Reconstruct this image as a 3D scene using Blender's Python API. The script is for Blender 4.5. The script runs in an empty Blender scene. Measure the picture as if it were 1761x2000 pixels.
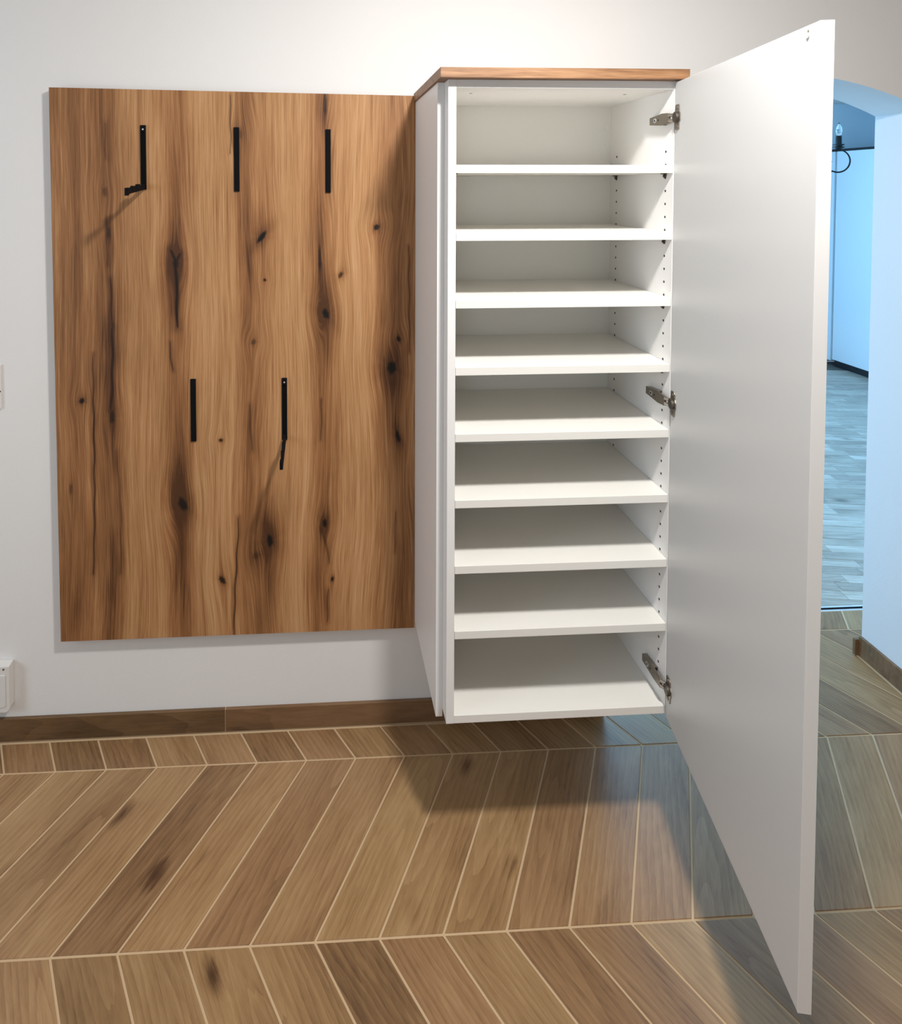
import bpy, bmesh, math, random
import numpy as np
from mathutils import Vector, Matrix

random.seed(7)
scene = bpy.context.scene
COL = scene.collection

# ---------------------------------------------------------------- camera, world, lights, exposure
cam = bpy.data.cameras.new('camera')
cam_ob = bpy.data.objects.new('camera', cam)
COL.objects.link(cam_ob)
F, PX, PY = 1227.69, 689.78, 408.63          # focal length and principal point for a 1761x2000 frame
yaw, pit, rol = -0.0541, 0.03323, -0.00143
cy_, sy_ = math.cos(yaw), math.sin(yaw)
cp_, sp_ = math.cos(pit), math.sin(pit)
cr_, sr_ = math.cos(rol), math.sin(rol)
r0 = Vector((cy_, sy_, 0))
fwd = Vector((-sy_ * cp_, cy_ * cp_, -sp_))
up0 = Vector((-sy_ * sp_, cy_ * sp_, cp_))
right = r0 * cr_ + up0 * sr_
up = up0 * cr_ - r0 * sr_
M = Matrix((right, up, -fwd)).transposed().to_4x4()
M.translation = Vector((-0.30285, -1.88891, 1.65453))
cam_ob.matrix_world = M
cam.sensor_fit = 'AUTO'
cam.sensor_width = 36.0
cam.lens = F / 2000.0 * 36.0
cam.shift_x = (880.5 - PX) / 2000.0
cam.shift_y = (PY - 1000.0) / 2000.0
cam.clip_start = 0.02
scene.camera = cam_ob

world = bpy.data.worlds.new('sky')
scene.world = world
world.use_nodes = True
world.node_tree.nodes['Background'].inputs[0].default_value = (0.55, 0.75, 1.0, 1)
world.node_tree.nodes['Background'].inputs[1].default_value = 0.6


def light(name, kind, loc, power, color, **kw):
    l = bpy.data.lights.new(name, kind)
    l.energy = power
    l.color = color
    rot = kw.pop('rot', (0, 0, 0))
    for k, v in kw.items():
        setattr(l, k, v)
    o = bpy.data.objects.new(name, l)
    o.location = loc
    o.rotation_euler = rot
    COL.objects.link(o)
    return o


# ceiling lamp of the hall (above and in front of the cabinet)
light('hall_ceiling_light', 'POINT', (0.20, -1.20, 2.52), 18, (1.0, 0.98, 0.955), shadow_soft_size=0.085)
light('hall_ceiling_downlight', 'AREA', (0.20, -1.20, 2.52), 29, (1.0, 0.98, 0.955), shape='DISK', size=0.17)
# daylight through the window of the far room (in its back wall, left of the arch's line of sight)
light('far_window_daylight', 'AREA', (1.75, 3.76, 1.45), 100, (0.27, 0.60, 0.98), shape='RECTANGLE',
      size=1.4, size_y=1.5, rot=(math.radians(-90), 0, 0))
light('far_side_fill', 'AREA', (-0.57, 2.1, 1.45), 40, (0.27, 0.60, 0.98), shape='RECTANGLE',  # fill light added to brighten the wardrobe; the side wall has no window
      size=1.5, size_y=1.4, rot=(math.radians(90), 0, math.radians(-90)))
# fill lights added in made-up windows: one to the left, one behind the camera
light('hall_side_fill', 'AREA', (-3.16, -1.6, 1.55), 26, (0.72, 0.86, 1.0), shape='RECTANGLE',
      size=1.0, size_y=1.2, rot=(math.radians(90), 0, math.radians(-90)))
light('hall_front_fill', 'AREA', (-1.5, -5.15, 1.5), 15, (0.80, 0.90, 1.0), shape='RECTANGLE',
      size=1.0, size_y=1.2, rot=(math.radians(90), 0, 0))

scene.view_settings.view_transform = 'Standard'
scene.view_settings.look = 'None'
scene.view_settings.exposure = 0.2
scene.view_settings.gamma = 1.0
scene.view_settings.use_curve_mapping = False
try:
    scene.cycles.max_bounces = 10
    scene.cycles.diffuse_bounces = 6
    scene.cycles.sample_clamp_indirect = 6.0
    scene.cycles.use_denoising = True
except Exception:
    pass


# ---------------------------------------------------------------- helpers
def srgb(r, g, b):
    f = lambda c: (c / 255 / 12.92) if c / 255 <= 0.04045 else ((c / 255 + 0.055) / 1.055) ** 2.4
    return (f(r), f(g), f(b), 1)


class Nt:
    """small wrapper around a material's node tree"""
    def __init__(self, name):
        self.mat = bpy.data.materials.new(name)
        self.mat.use_nodes = True
        self.t = self.mat.node_tree
        self.b = self.t.nodes['Principled BSDF']

    def n(self, typ, **kw):
        x = self.t.nodes.new(typ)
        for k, v in kw.items():
            if k.startswith('_'):
                x.inputs[k[1:]].default_value = v
            else:
                setattr(x, k, v)
        return x

    def l(self, a, b):
        self.t.links.new(a, b)

    def set(self, sock, val):
        if hasattr(val, 'is_linked') or hasattr(val, 'links'):
            self.l(val, sock)
        else:
            sock.default_value = val

    def math(self, op, a, b=0.0, clamp=False):
        x = self.n('ShaderNodeMath', operation=op, use_clamp=clamp)
        self.set(x.inputs[0], a)
        self.set(x.inputs[1], b)
        return x.outputs[0]

    def vmath(self, op, a, b):
        x = self.n('ShaderNodeVectorMath', operation=op)
        self.set(x.inputs[0], a)
        self.set(x.inputs[1], b)
        return x.outputs[0]

    def noise(self, vec, scale, detail=3.0, rough=0.5, dist=0.0):
        x = self.n('ShaderNodeTexNoise')
        self.l(vec, x.inputs['Vector'])
        x.inputs['Scale'].default_value = scale
        x.inputs['Detail'].default_value = detail
        x.inputs['Roughness'].default_value = rough
        x.inputs['Distortion'].default_value = dist
        return x.outputs['Fac']

    def ramp(self, fac, stops):
        x = self.n('ShaderNodeValToRGB')
        e = x.color_ramp.elements
        while len(e) < len(stops):
            e.new(0.5)
        for el, (p, c) in zip(e, stops):
            el.position = p
            el.color = c
        self.l(fac, x.inputs[0])
        return x.outputs[0]

    def mix(self, fac, a, b, blend='MIX'):
        x = self.n('ShaderNodeMix', data_type='RGBA', blend_type=blend)
        self.set(x.inputs[0], fac)
        self.set(x.inputs[6], a)
        self.set(x.inputs[7], b)
        return x.outputs[2]

    def maprange(self, v, a, b, c, d):
        x = self.n('ShaderNodeMapRange')
        self.l(v, x.inputs[0])
        for i, q in enumerate((a, b, c, d)):
            x.inputs[i + 1].default_value = q
        return x.outputs[0]

    def bump(self, h, strength, dist=0.002):
        x = self.n('ShaderNodeBump')
        x.inputs['Strength'].default_value = strength
        x.inputs['Distance'].default_value = dist
        self.l(h, x.inputs['Height'])
        self.l(x.outputs[0], self.b.inputs['Normal'])


def plain(name, col, rough=0.5, metal=0.0, spec=0.5, bump=0.0, bscale=300.0):
    k = Nt(name)
    k.b.inputs['Base Color'].default_value = col
    k.b.inputs['Roughness'].default_value = rough
    k.b.inputs['Metallic'].default_value = metal
    k.b.inputs['Specular IOR Level'].default_value = spec
    if bump:
        tc = k.n('ShaderNodeTexCoord')
        k.bump(k.noise(tc.outputs['Object'], bscale, 3), bump, 0.001)
    return k.mat


def wall_paint(name, col):
    k = Nt(name)
    tc = k.n('ShaderNodeTexCoord')
    n1 = k.noise(tc.outputs['Object'], 1.3, 3)
    c = k.ramp(n1, [(0.3, tuple(x * 0.97 for x in col[:3]) + (1,)), (0.7, col)])
    k.l(c, k.b.inputs['Base Color'])
    k.b.inputs['Roughness'].default_value = 0.85
    k.b.inputs['Specular IOR Level'].default_value = 0.25
    k.bump(k.noise(tc.outputs['Object'], 160, 4), 0.12, 0.002)
    return k.mat


def tile_wood(name, dark, mid, light_c, axis='Y', gain=1.0, rough=0.40, spec=0.5):
    """wood-look porcelain: grain along one object axis, a different cut on every piece"""
    k = Nt(name)
    tc = k.n('ShaderNodeTexCoord')
    oi = k.n('ShaderNodeObjectInfo')
    comb = k.n('ShaderNodeCombineXYZ')
    k.l(k.math('MULTIPLY', oi.outputs['Random'], 37.0), comb.inputs[0])
    k.l(k.math('MULTIPLY', oi.outputs['Random'], 91.0), comb.inputs[1])
    p = k.vmath('ADD', tc.outputs['Object'], comb.outputs[0])
    long_s = (1.0, 0.10, 1.0) if axis == 'Y' else (0.10, 1.0, 1.0)
    st = k.vmath('MULTIPLY', p, long_s)
    soft = (1.0, 0.28, 1.0) if axis == 'Y' else (0.28, 1.0, 1.0)
    sf = k.vmath('MULTIPLY', p, soft)
    comb2 = k.n('ShaderNodeCombineXYZ')
    wn2 = k.n('ShaderNodeTexWhiteNoise', noise_dimensions='1D')
    k.l(k.math('MULTIPLY', oi.outputs['Random'], 311.0), wn2.inputs['W'])
    sp2_ = k.n('ShaderNodeSeparateXYZ')
    k.l(wn2.outputs['Color'], sp2_.inputs[0])
    k.l(k.maprange(sp2_.outputs[0], 0, 1, -0.17, 0.05), comb2.inputs[0 if axis == 'Y' else 1])
    k.l(k.maprange(sp2_.outputs[1], 0, 1, -0.06, 0.02), comb2.inputs[1 if axis == 'Y' else 0])
    wobt = k.n('ShaderNodeTexNoise')
    k.l(sf, wobt.inputs['Vector'])
    wobt.inputs['Scale'].default_value = 11.0
    wobt.inputs['Detail'].default_value = 2.0
    wobv = k.vmath('SUBTRACT', wobt.outputs['Color'], (0.5, 0.5, 0.5))
    big = k.noise(sf, 9.0, 3, 0.55, 0.6)               # broad light and dark areas
    med = k.noise(st, 55.0, 4, 0.6, 1.2)               # veins
    fine = k.noise(st, 330.0, 3, 0.6, 0.2)             # pores
    # growth rings cut lengthwise: long nested arches, in a different place on every piece
    rr_ = k.vmath('ADD', k.vmath('MULTIPLY', tc.outputs['Object'], (1.0, 0.085, 0.0) if axis == 'Y' else (0.085, 1.0, 0.0)), comb2.outputs[0])
    wv = k.n('ShaderNodeTexWave', wave_type='RINGS', rings_direction='SPHERICAL', wave_profile='SAW')
    k.l(k.vmath('ADD', rr_, k.vmath('MULTIPLY', wobv, (0.028, 0.028, 0.0))), wv.inputs['Vector'])
    wv.inputs['Scale'].default_value = 24
    wv.inputs['Distortion'].default_value = 2.2
    wv.inputs['Detail'].default_value = 3
    wv.inputs['Detail Scale'].default_value = 1.6
    v = k.math('ADD', k.math('MULTIPLY', big, 0.52), k.math('MULTIPLY', med, 0.34))
    v = k.math('ADD', v, k.math('MULTIPLY', fine, 0.20))
    v = k.math('ADD', v, k.math('MULTIPLY', wv.outputs['Fac'], 0.11))
    v = k.math('ADD', v, k.math('MULTIPLY', k.math('SUBTRACT', oi.outputs['Random'], 0.5), 0.10))
    # occasional knots
    vo = k.n('ShaderNodeTexVoronoi', feature='F1')
    k.l(k.vmath('ADD', k.vmath('MULTIPLY', p, (1.0, 0.5, 1.0) if axis == 'Y' else (0.5, 1.0, 1.0)),
                k.vmath('MULTIPLY', tc.outputs['Object'], (0, 0, 0))), vo.inputs['Vector'])
    vo.inputs['Scale'].default_value = 6.0
    vo.inputs['Randomness'].default_value = 1.0
    wob = k.math('ADD', vo.outputs['Distance'], k.math('MULTIPLY', k.math('SUBTRACT', med, 0.5), 0.10))
    knot = k.maprange(wob, 0.02, 0.15, 1.0, 0.0)
    v = k.math('SUBTRACT', v, k.math('MULTIPLY', knot, 0.30))
    core = k.maprange(wob, 0.0, 0.045, 1.0, 0.0)
    c = k.ramp(v, [(0.31, dark), (0.555, mid), (0.74, light_c)])
    # hue shift from piece to piece
    wn = k.n('ShaderNodeTexWhiteNoise', noise_dimensions='1D')
    k.l(oi.outputs['Random'], wn.inputs['W'])
    hs = k.n('ShaderNodeHueSaturation')
    k.l(c, hs.inputs['Color'])
    k.l(k.maprange(wn.outputs['Value'], 0, 1, 0.494, 0.502), hs.inputs['Hue'])
    k.l(k.maprange(oi.outputs['Random'], 0, 1, 0.86 * gain, 1.06 * gain), hs.inputs['Value'])
    c2 = k.mix(k.math('MULTIPLY', core, 0.6), hs.outputs[0], tuple(x * 0.35 for x in dark[:3]) + (1,))
    k.l(c2, k.b.inputs['Base Color'])
    k.b.inputs['Roughness'].default_value = rough
    k.b.inputs['Specular IOR Level'].default_value = spec
    k.bump(k.math('ADD', fine, med), 0.10, 0.0006)
    return k.mat


MAT = {}
MAT['wall'] = wall_paint('wall_paint', (0.80, 0.782, 0.76, 1))
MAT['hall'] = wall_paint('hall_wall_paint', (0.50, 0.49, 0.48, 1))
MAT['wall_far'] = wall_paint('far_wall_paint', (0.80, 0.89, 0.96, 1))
MAT['ceiling'] = wall_paint('ceiling_paint', (0.82, 0.80, 0.77, 1))
MAT['white'] = plain('white_melamine', (0.80, 0.785, 0.765, 1), 0.42, bump=0.02, bscale=900)
MAT['shelf'] = plain('warm_bounce_melamine', (0.80, 0.778, 0.728, 1), 0.42, bump=0.02, bscale=900)  # cream tint stands in for warm light reflected inside the cabinet
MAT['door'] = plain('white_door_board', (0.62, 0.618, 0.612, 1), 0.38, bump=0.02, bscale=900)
MAT['back'] = plain('white_back_board', (0.74, 0.725, 0.675, 1), 0.5)  # warm tint imitates the reflected light of the cabinet interior
MAT['hole'] = plain('hole_dark', (0.03, 0.027, 0.025, 1), 0.9)
MAT['black'] = plain('black_powder_coat', (0.004, 0.004, 0.005, 1), 0.8, spec=0.12)
MAT['nickel'] = plain('nickel_steel', (0.33, 0.295, 0.25, 1), 0.36, metal=0.9)
MAT['dark_metal'] = plain('dark_steel', (0.10, 0.085, 0.07, 1), 0.45, metal=0.7)
MAT['screw'] = plain('bright_screw', (0.75, 0.76, 0.78, 1), 0.25, metal=0.6)
MAT['grout'] = plain('beige_grout', srgb(200, 172, 136), 0.9, bump=0.15)
MAT['plastic'] = plain('white_plastic', (0.74, 0.72, 0.69, 1), 0.35)
MAT['gloss'] = plain('white_gloss_lacquer', (0.82, 0.84, 0.86, 1), 0.18)
MAT['plinth'] = plain('black_plinth', (0.010, 0.011, 0.014, 1), 0.5)
MAT['iron'] = plain('black_wrought_iron', (0.012, 0.013, 0.016, 1), 0.45, metal=0.4)
MAT['alu'] = plain('pale_aluminium', (0.85, 0.86, 0.88, 1), 0.35, metal=0.5)
MAT['tile'] = tile_wood('wood_look_tile', srgb(91, 64, 40), srgb(146, 113, 76), srgb(167, 135, 95), 'Y')
MAT['skirt'] = tile_wood('wood_look_skirting', srgb(70, 50, 31), srgb(113, 85, 57), srgb(130, 100, 70), 'X')
MAT['parquet'] = tile_wood('grey_oak_parquet', srgb(130, 118, 104), srgb(176, 164, 148), srgb(210, 200, 186), 'X', rough=0.30)
k = Nt('clear_glass')
k.b.inputs['Base Color'].default_value = (1, 1, 1, 1)
k.b.inputs['Roughness'].default_value = 0.02
k.b.inputs['Transmission Weight'].default_value = 1.0
k.b.inputs['IOR'].default_value = 1.45
MAT['glass'] = k.mat


def obj(name, bm, mat, parent=None, smooth=False, bevel=0.0):
    me = bpy.data.meshes.new(name)
    if bevel:
        bmesh.ops.bevel(bm, geom=list(bm.edges), offset=bevel, segments=2, affect='EDGES', profile=0.6)
    bmesh.ops.recalc_face_normals(bm, faces=list(bm.faces))
    bm.to_mesh(me)
    bm.free()
    me.materials.append(mat)
    if smooth:
        for p in me.polygons:
            p.use_smooth = True
    o = bpy.data.objects.new(name, me)
    COL.objects.link(o)
    if parent:
        o.parent = parent
        pm = Vector((0, 0, 0))
        q = parent
        while q is not None:
            pm += q.location
            q = q.parent
        o.location = -pm            # meshes are written in room coordinates
    return o


def box(bm, a, b):
    a, b = Vector(a), Vector(b)
    v = [bm.verts.new((x, y, z)) for x in (a.x, b.x) for y in (a.y, b.y) for z in (a.z, b.z)]
    for f in ((0, 1, 3, 2), (4, 6, 7, 5), (0, 4, 5, 1), (2, 3, 7, 6), (0, 2, 6, 4), (1, 5, 7, 3)):
        bm.faces.new([v[i] for i in f])


def boxo(name, a, b, mat, parent=None, bevel=0.0):
    bm = bmesh.new()
    box(bm, a, b)
    return obj(name, bm, mat, parent, bevel=bevel)


def prism(bm, pts, ax, a, b):
    """extrude the 2-D outline pts along axis ax from a to b"""
    def P(p, t):
        if ax == 'x':
            return (t, p[0], p[1])
        if ax == 'y':
            return (p[0], t, p[1])
        return (p[0], p[1], t)
    va = [bm.verts.new(P(p, a)) for p in pts]
    vb = [bm.verts.new(P(p, b)) for p in pts]
    bm.faces.new(va)
    bm.faces.new(vb[::-1])
    n = len(pts)
    for i in range(n):
        bm.faces.new((va[i], vb[i], vb[(i + 1) % n], va[(i + 1) % n]))


def cyl(bm, c, d, r, h, seg=16, r2=None):
    """cylinder from point c along direction d"""
    d = Vector(d).normalized()
    a = d.orthogonal().normalized()
    b = d.cross(a)
    r2 = r if r2 is None else r2
    c = Vector(c)
    lo = [bm.verts.new(c + (a * math.cos(t) + b * math.sin(t)) * r) for t in (2 * math.pi * i / seg for i in range(seg))]
    hi = [bm.verts.new(c + d * h + (a * math.cos(t) + b * math.sin(t)) * r2) for t in (2 * math.pi * i / seg for i in range(seg))]
    bm.faces.new(lo[::-1])
    bm.faces.new(hi)
    for i in range(seg):
        bm.faces.new((lo[i], lo[(i + 1) % seg], hi[(i + 1) % seg], hi[i]))


def tube(bm, pts, r, seg=8):
    pts = [Vector(p) for p in pts]
    rings = []
    n0 = None
    for i, p in enumerate(pts):
        t = (pts[min(i + 1, len(pts) - 1)] - pts[max(i - 1, 0)]).normalized()
        if n0 is None:
            n0 = t.orthogonal().normalized()
        n0 = (n0 - t * n0.dot(t)).normalized()
        b = t.cross(n0)
        rr = r(i / (len(pts) - 1)) if callable(r) else r
        rings.append([bm.verts.new(p + (n0 * math.cos(a) + b * math.sin(a)) * rr) for a in (2 * math.pi * j / seg for j in range(seg))])
    for A, B in zip(rings, rings[1:]):
        for j in range(seg):
            bm.faces.new((A[j], A[(j + 1) % seg], B[(j + 1) % seg], B[j]))
    bm.faces.new(rings[0][::-1])
    bm.faces.new(rings[-1])


def lathe(bm, c, prof, seg=20):
    """prof: (radius, height) pairs around the vertical through c"""
    c = Vector(c)
    rings = [[bm.verts.new(c + Vector((r * math.cos(a), r * math.sin(a), h))) for a in (2 * math.pi * j / seg for j in range(seg))] for r, h in prof]
    for A, B in zip(rings, rings[1:]):
        for j in range(seg):
            bm.faces.new((A[j], A[(j + 1) % seg], B[(j + 1) % seg], B[j]))
    bm.faces.new(rings[0][::-1])
    bm.faces.new(rings[-1])


def empty(name, loc, label, cat):
    o = bpy.data.objects.new(name, None)
    o.empty_display_size = 0.05
    o.location = loc
    COL.objects.link(o)
    o['label'] = label
    o['category'] = cat
    return o


def struct(o):
    o['kind'] = 'structure'
    return o


def copy_to(o, parent, delta):
    """copy of a part (shared mesh), moved by delta, under parent"""
    c = o.copy()
    COL.objects.link(c)
    c.parent = parent
    c.location = o.location + Vector(delta)
    return c

# ---------------------------------------------------------------- the setting
CEIL = 3.3
AX, AR, AZ = 1.095, 1.20, 2.0127              # arch: middle, radius, height of its crown
JL, JR, WT = 0.585, 1.605, 0.18               # jambs and wall thickness

arch = []
for i in range(33):
    x = JL + (JR - JL) * i / 32
    arch.append((x, AZ - AR + math.sqrt(AR * AR - (x - AX) ** 2)))
X0, X1, YF, YB, XB = -3.2, 4.2, -5.3, 3.80, 5.0
bm = bmesh.new()
prism(bm, [(X0, 0), (JL, 0), (JL, CEIL), (X0, CEIL)], 'y', 0.0, WT)
prism(bm, [(JR, 0), (X1, 0), (X1, CEIL), (JR, CEIL)], 'y', 0.0, WT)
for (xa, za), (xb, zb_) in zip(arch, arch[1:]):
    prism(bm, [(xa, za), (xb, zb_), (xb, CEIL), (xa, CEIL)], 'y', 0.0, WT)
bmesh.ops.remove_doubles(bm, verts=list(bm.verts), dist=1e-5)
# drop the inner faces shared by neighbouring pieces
seen = {}
for f in list(bm.faces):
    key = tuple(sorted(v.index for v in f.verts))
bm.verts.index_update()
for f in list(bm.faces):
    key = tuple(sorted(v.index for v in f.verts))
    seen.setdefault(key, []).append(f)
kill = [f for fs in seen.values() if len(fs) > 1 for f in fs]
bmesh.ops.delete(bm, geom=kill, context='FACES')
wall_back = struct(obj('wall_back', bm, MAT['wall']))
bm = bmesh.new()  # hall left wall, with an opening added for the side fill light
box(bm, (X0 - 0.1, YF, 0), (X0, -2.1, CEIL))
box(bm, (X0 - 0.1, -1.1, 0), (X0, 0.18, CEIL))
box(bm, (X0 - 0.1, -2.1, 0), (X0, -1.1, 0.95))
box(bm, (X0 - 0.1, -2.1, 2.15), (X0, -1.1, CEIL))
struct(obj('wall_left', bm, MAT['hall']))
struct(boxo('wall_right', (X1, YF, 0), (X1 + 0.1, 0.18, CEIL), MAT['hall']))
# hall front wall with an opening added for the fill light
bm = bmesh.new()
box(bm, (X0, YF - 0.1, 0), (-2.0, YF, CEIL))
box(bm, (-1.0, YF - 0.1, 0), (X1, YF, CEIL))
box(bm, (-2.0, YF - 0.1, 0), (-1.0, YF, 0.9))
box(bm, (-2.0, YF - 0.1, 2.1), (-1.0, YF, CEIL))
struct(obj('wall_front', bm, MAT['hall']))
# far room
bm = bmesh.new()
WX0, WX1, WZ0, WZ1 = 1.0, 2.5, 0.65, 2.25
box(bm, (-0.6, YB, 0), (WX0, YB + 0.1, CEIL))
box(bm, (WX1, YB, 0), (XB + 0.1, YB + 0.1, CEIL))
box(bm, (WX0, YB, 0), (WX1, YB + 0.1, WZ0))
box(bm, (WX0, YB, WZ1), (WX1, YB + 0.1, CEIL))
struct(obj('wall_far', bm, MAT['wall_far']))
struct(boxo('wall_far_right', (XB, WT, 0), (XB + 0.1, YB, CEIL), MAT['wall_far']))
struct(boxo('wall_far_left', (-0.7, WT, 0), (-0.6, YB, CEIL), MAT['wall_far']))
struct(boxo('wall_far_front', (X1, WT - 0.1, 0), (XB, WT, CEIL), MAT['wall_far']))
struct(boxo('ceiling', (X0, YF, CEIL), (XB, WT, CEIL + 0.1), MAT['ceiling']))
struct(boxo('ceiling_far', (-0.6, WT, 2.44), (XB, YB, 2.54), MAT['ceiling']))

# ---- chevron tile floor
SP0, ROW, TW, T1 = -0.12001, 0.44145, 0.14227, -0.06036
TAN = (0.31818 - 0.06036) / ROW               # lean of the tiles
TILT = -0.00565                               # the laying line is not quite parallel to the wall
THR = 0.415                                   # threshold to the parquet of the far room
floor = struct(boxo('floor', (X0, YF, -0.06), (X1, THR, -0.0016), MAT['grout']))
GAP = 0.0026


def clip(poly, f):
    out = []
    for i, p in enumerate(poly):
        q = poly[(i + 1) % len(poly)]
        a, b = f(p), f(q)
        if a >= 0:
            out.append(p)
        if a * b < 0:
            t = a / (a - b)
            out.append((p[0] + (q[0] - p[0]) * t, p[1] + (q[1] - p[1]) * t))
    return out


def inset(poly, d):
    n = len(poly)
    area = sum(poly[i][0] * poly[(i + 1) % n][1] - poly[(i + 1) % n][0] * poly[i][1] for i in range(n))
    s = 1 if area > 0 else -1
    lines = []
    for i in range(n):
        p, q = Vector(poly[i]), Vector(poly[(i + 1) % n])
        t = (q - p).normalized()
        nn = Vector((-t.y, t.x)) * s
        lines.append((p + nn * d, t))
    out = []
    for i in range(n):
        (p, t), (q_, u) = lines[i - 1], lines[i]
        den = t.x * u.y - t.y * u.x
        if abs(den) < 1e-9:
            out.append(tuple(q_))
            continue
        w = q_ - p
        k_ = (w.x * u.y - w.y * u.x) / den
        out.append(tuple(p + t * k_))
    return out


def tile_mesh(poly, ang, org, top=0.0, bot=-0.005, bev=0.0007, mat='tile', gap=GAP):
    """a flat piece in a frame whose Y axis runs along its grain"""
    poly = inset(poly, gap)
    ca, sa = math.cos(ang), math.sin(ang)
    L = lambda p, z: ((p[0] - org[0]) * ca + (p[1] - org[1]) * sa, -(p[0] - org[0]) * sa + (p[1] - org[1]) * ca, z)
    bm = bmesh.new()
    rings = [[bm.verts.new(L(p, z)) for p in pl] for pl, z in ((poly, bot), (poly, top - bev), (inset(poly, bev), top))]
    n = len(poly)
    for A, B in zip(rings, rings[1:]):
        for i in range(n):
            bm.faces.new((A[i], A[(i + 1) % n], B[(i + 1) % n], B[i]))
    bm.faces.new(rings[2])
    bmesh.ops.recalc_face_normals(bm, faces=list(bm.faces))
    me = bpy.data.meshes.new('tile')
    bm.to_mesh(me)
    bm.free()
    me.materials.append(MAT[mat])
    return me


def rot_tilt(p):
    return (p[0], p[1] + TILT * p[0])


rowshare = {}
for r in range(-2, 6):
    # row r runs from y = SP0-ROW*(r-1) (far side) down to SP0-ROW*r; row 0 lies against the wall
    yt = SP0 - ROW * (r - 1)
    yb = SP0 - ROW * r
    lean = TAN if r % 2 == 0 else -TAN        # x shift from the far side to the near side, per metre
    for kx in range(-26, 30):
        # vertices on the lower spine of row r
        base = T1 + (0 if r % 2 == 0 else -TAN * ROW) + TW * kx
        xb_ = base
        xt_ = base - lean * ROW
        raw = [(xb_, yb), (xb_ + TW, yb), (xt_ + TW, yt), (xt_, yt)]
        poly = [rot_tilt(p) for p in raw]
        whole = len(poly)
        if max(p[0] for p in poly) < -1.75 or min(p[0] for p in poly) > 2.68:
            continue
        c = clip(poly, lambda p: p[0] + 1.9)
        c = clip(c, lambda p: 2.75 - p[0])
        c = clip(c, lambda p: THR - 0.004 - p[1])
        c = clip(c, lambda p: p[1] - YF)
        if not c:
            continue
        # only the doorway continues past the wall face
        if r <= 0 and max(p[1] for p in c) > 0:
            mid = sum(p[0] for p in c) / len(c)
            if r < 0 and not (JL - 0.3 < mid < 2.45):
                continue
            if r == 0 and not (JL - 0.05 < mid < 2.45):
                c = clip(c, lambda p: -0.0148 - p[1])
        if len(c) < 3:
            continue
        area = abs(sum(c[i][0] * c[(i + 1) % len(c)][1] - c[(i + 1) % len(c)][0] * c[i][1] for i in range(len(c)))) / 2
        if area < 0.0008:
            continue
        ang = math.atan2(xt_ - xb_, ROW)      # direction of the long side, from +y
        full = c == poly
        if full and (r % 2) in rowshare:
            me = rowshare[r % 2]
        else:
            me = tile_mesh(c, -ang, poly[0])
            if full:
                rowshare[r % 2] = me
        o = bpy.data.objects.new('tile', me)
        o.location = (poly[0][0], poly[0][1], random.uniform(-0.0003, 0.0003))
        o.rotation_euler = (0, 0, -ang)
        o.parent = floor
        COL.objects.link(o)

# ---- skirting of tiles along the back wall and round the right jamb
base_back = struct(boxo('baseboard_back', (X0, -0.0098, 0.0005), (JL, 0.0, 0.0700), MAT['grout']))
edges = [X0 + 0.001, -2.193, -1.393, -0.593, 0.207, JL]
for a, b in zip(edges, edges[1:]):
    bm = bmesh.new()
    box(bm, (a + 0.0012, -0.012, 0.0035), (b - 0.0012, -0.001, 0.0714))
    o = obj('skirting_tile', bm, MAT['skirt'], base_back, bevel=0.0008)
base_jamb = struct(boxo('baseboard_right', (JR - 0.0088, 0.0, 0.0005), (JR, WT, 0.0695), MAT['grout']))
boxo('skirting_tile', (JR - 0.011, -0.001, 0.0035), (JR - 0.0005, WT + 0.0, 0.0714), MAT['skirt'], base_jamb, 0.0008)
boxo('grout_line', (JR - 0.0165, -0.016, -0.001), (JR - 0.0108, WT + 0.012, 0.0008), MAT['grout'], base_jamb)
boxo('skirting_tile', (JR - 0.024, WT - 0.001, 0.0035), (JR + 0.3, WT + 0.010, 0.060), MAT['skirt'], base_jamb, 0.0008)
boxo('skirting_tile', (JR, -0.011, 0.0035), (X1 - 0.002, 0.0, 0.0714), MAT['skirt'], base_jamb, 0.0008)

# ---- threshold and parquet of the far room
thr = struct(boxo('trim_1', (JL - 0.6, THR - 0.003, -0.02), (2.6, THR + 0.026, -0.0008), MAT['alu']))
bm = bmesh.new()
box(bm, (JL - 0.6, THR + 0.006, -0.004), (2.6, THR + 0.014, 0.0012))
obj('dark_joint', bm, MAT['black'], thr)
pfloor = struct(boxo('floor_far', (-0.6, THR + 0.024, -0.06), (XB, YB, -0.0035), plain('parquet_joint', srgb(104, 98, 90), 0.8)))
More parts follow.
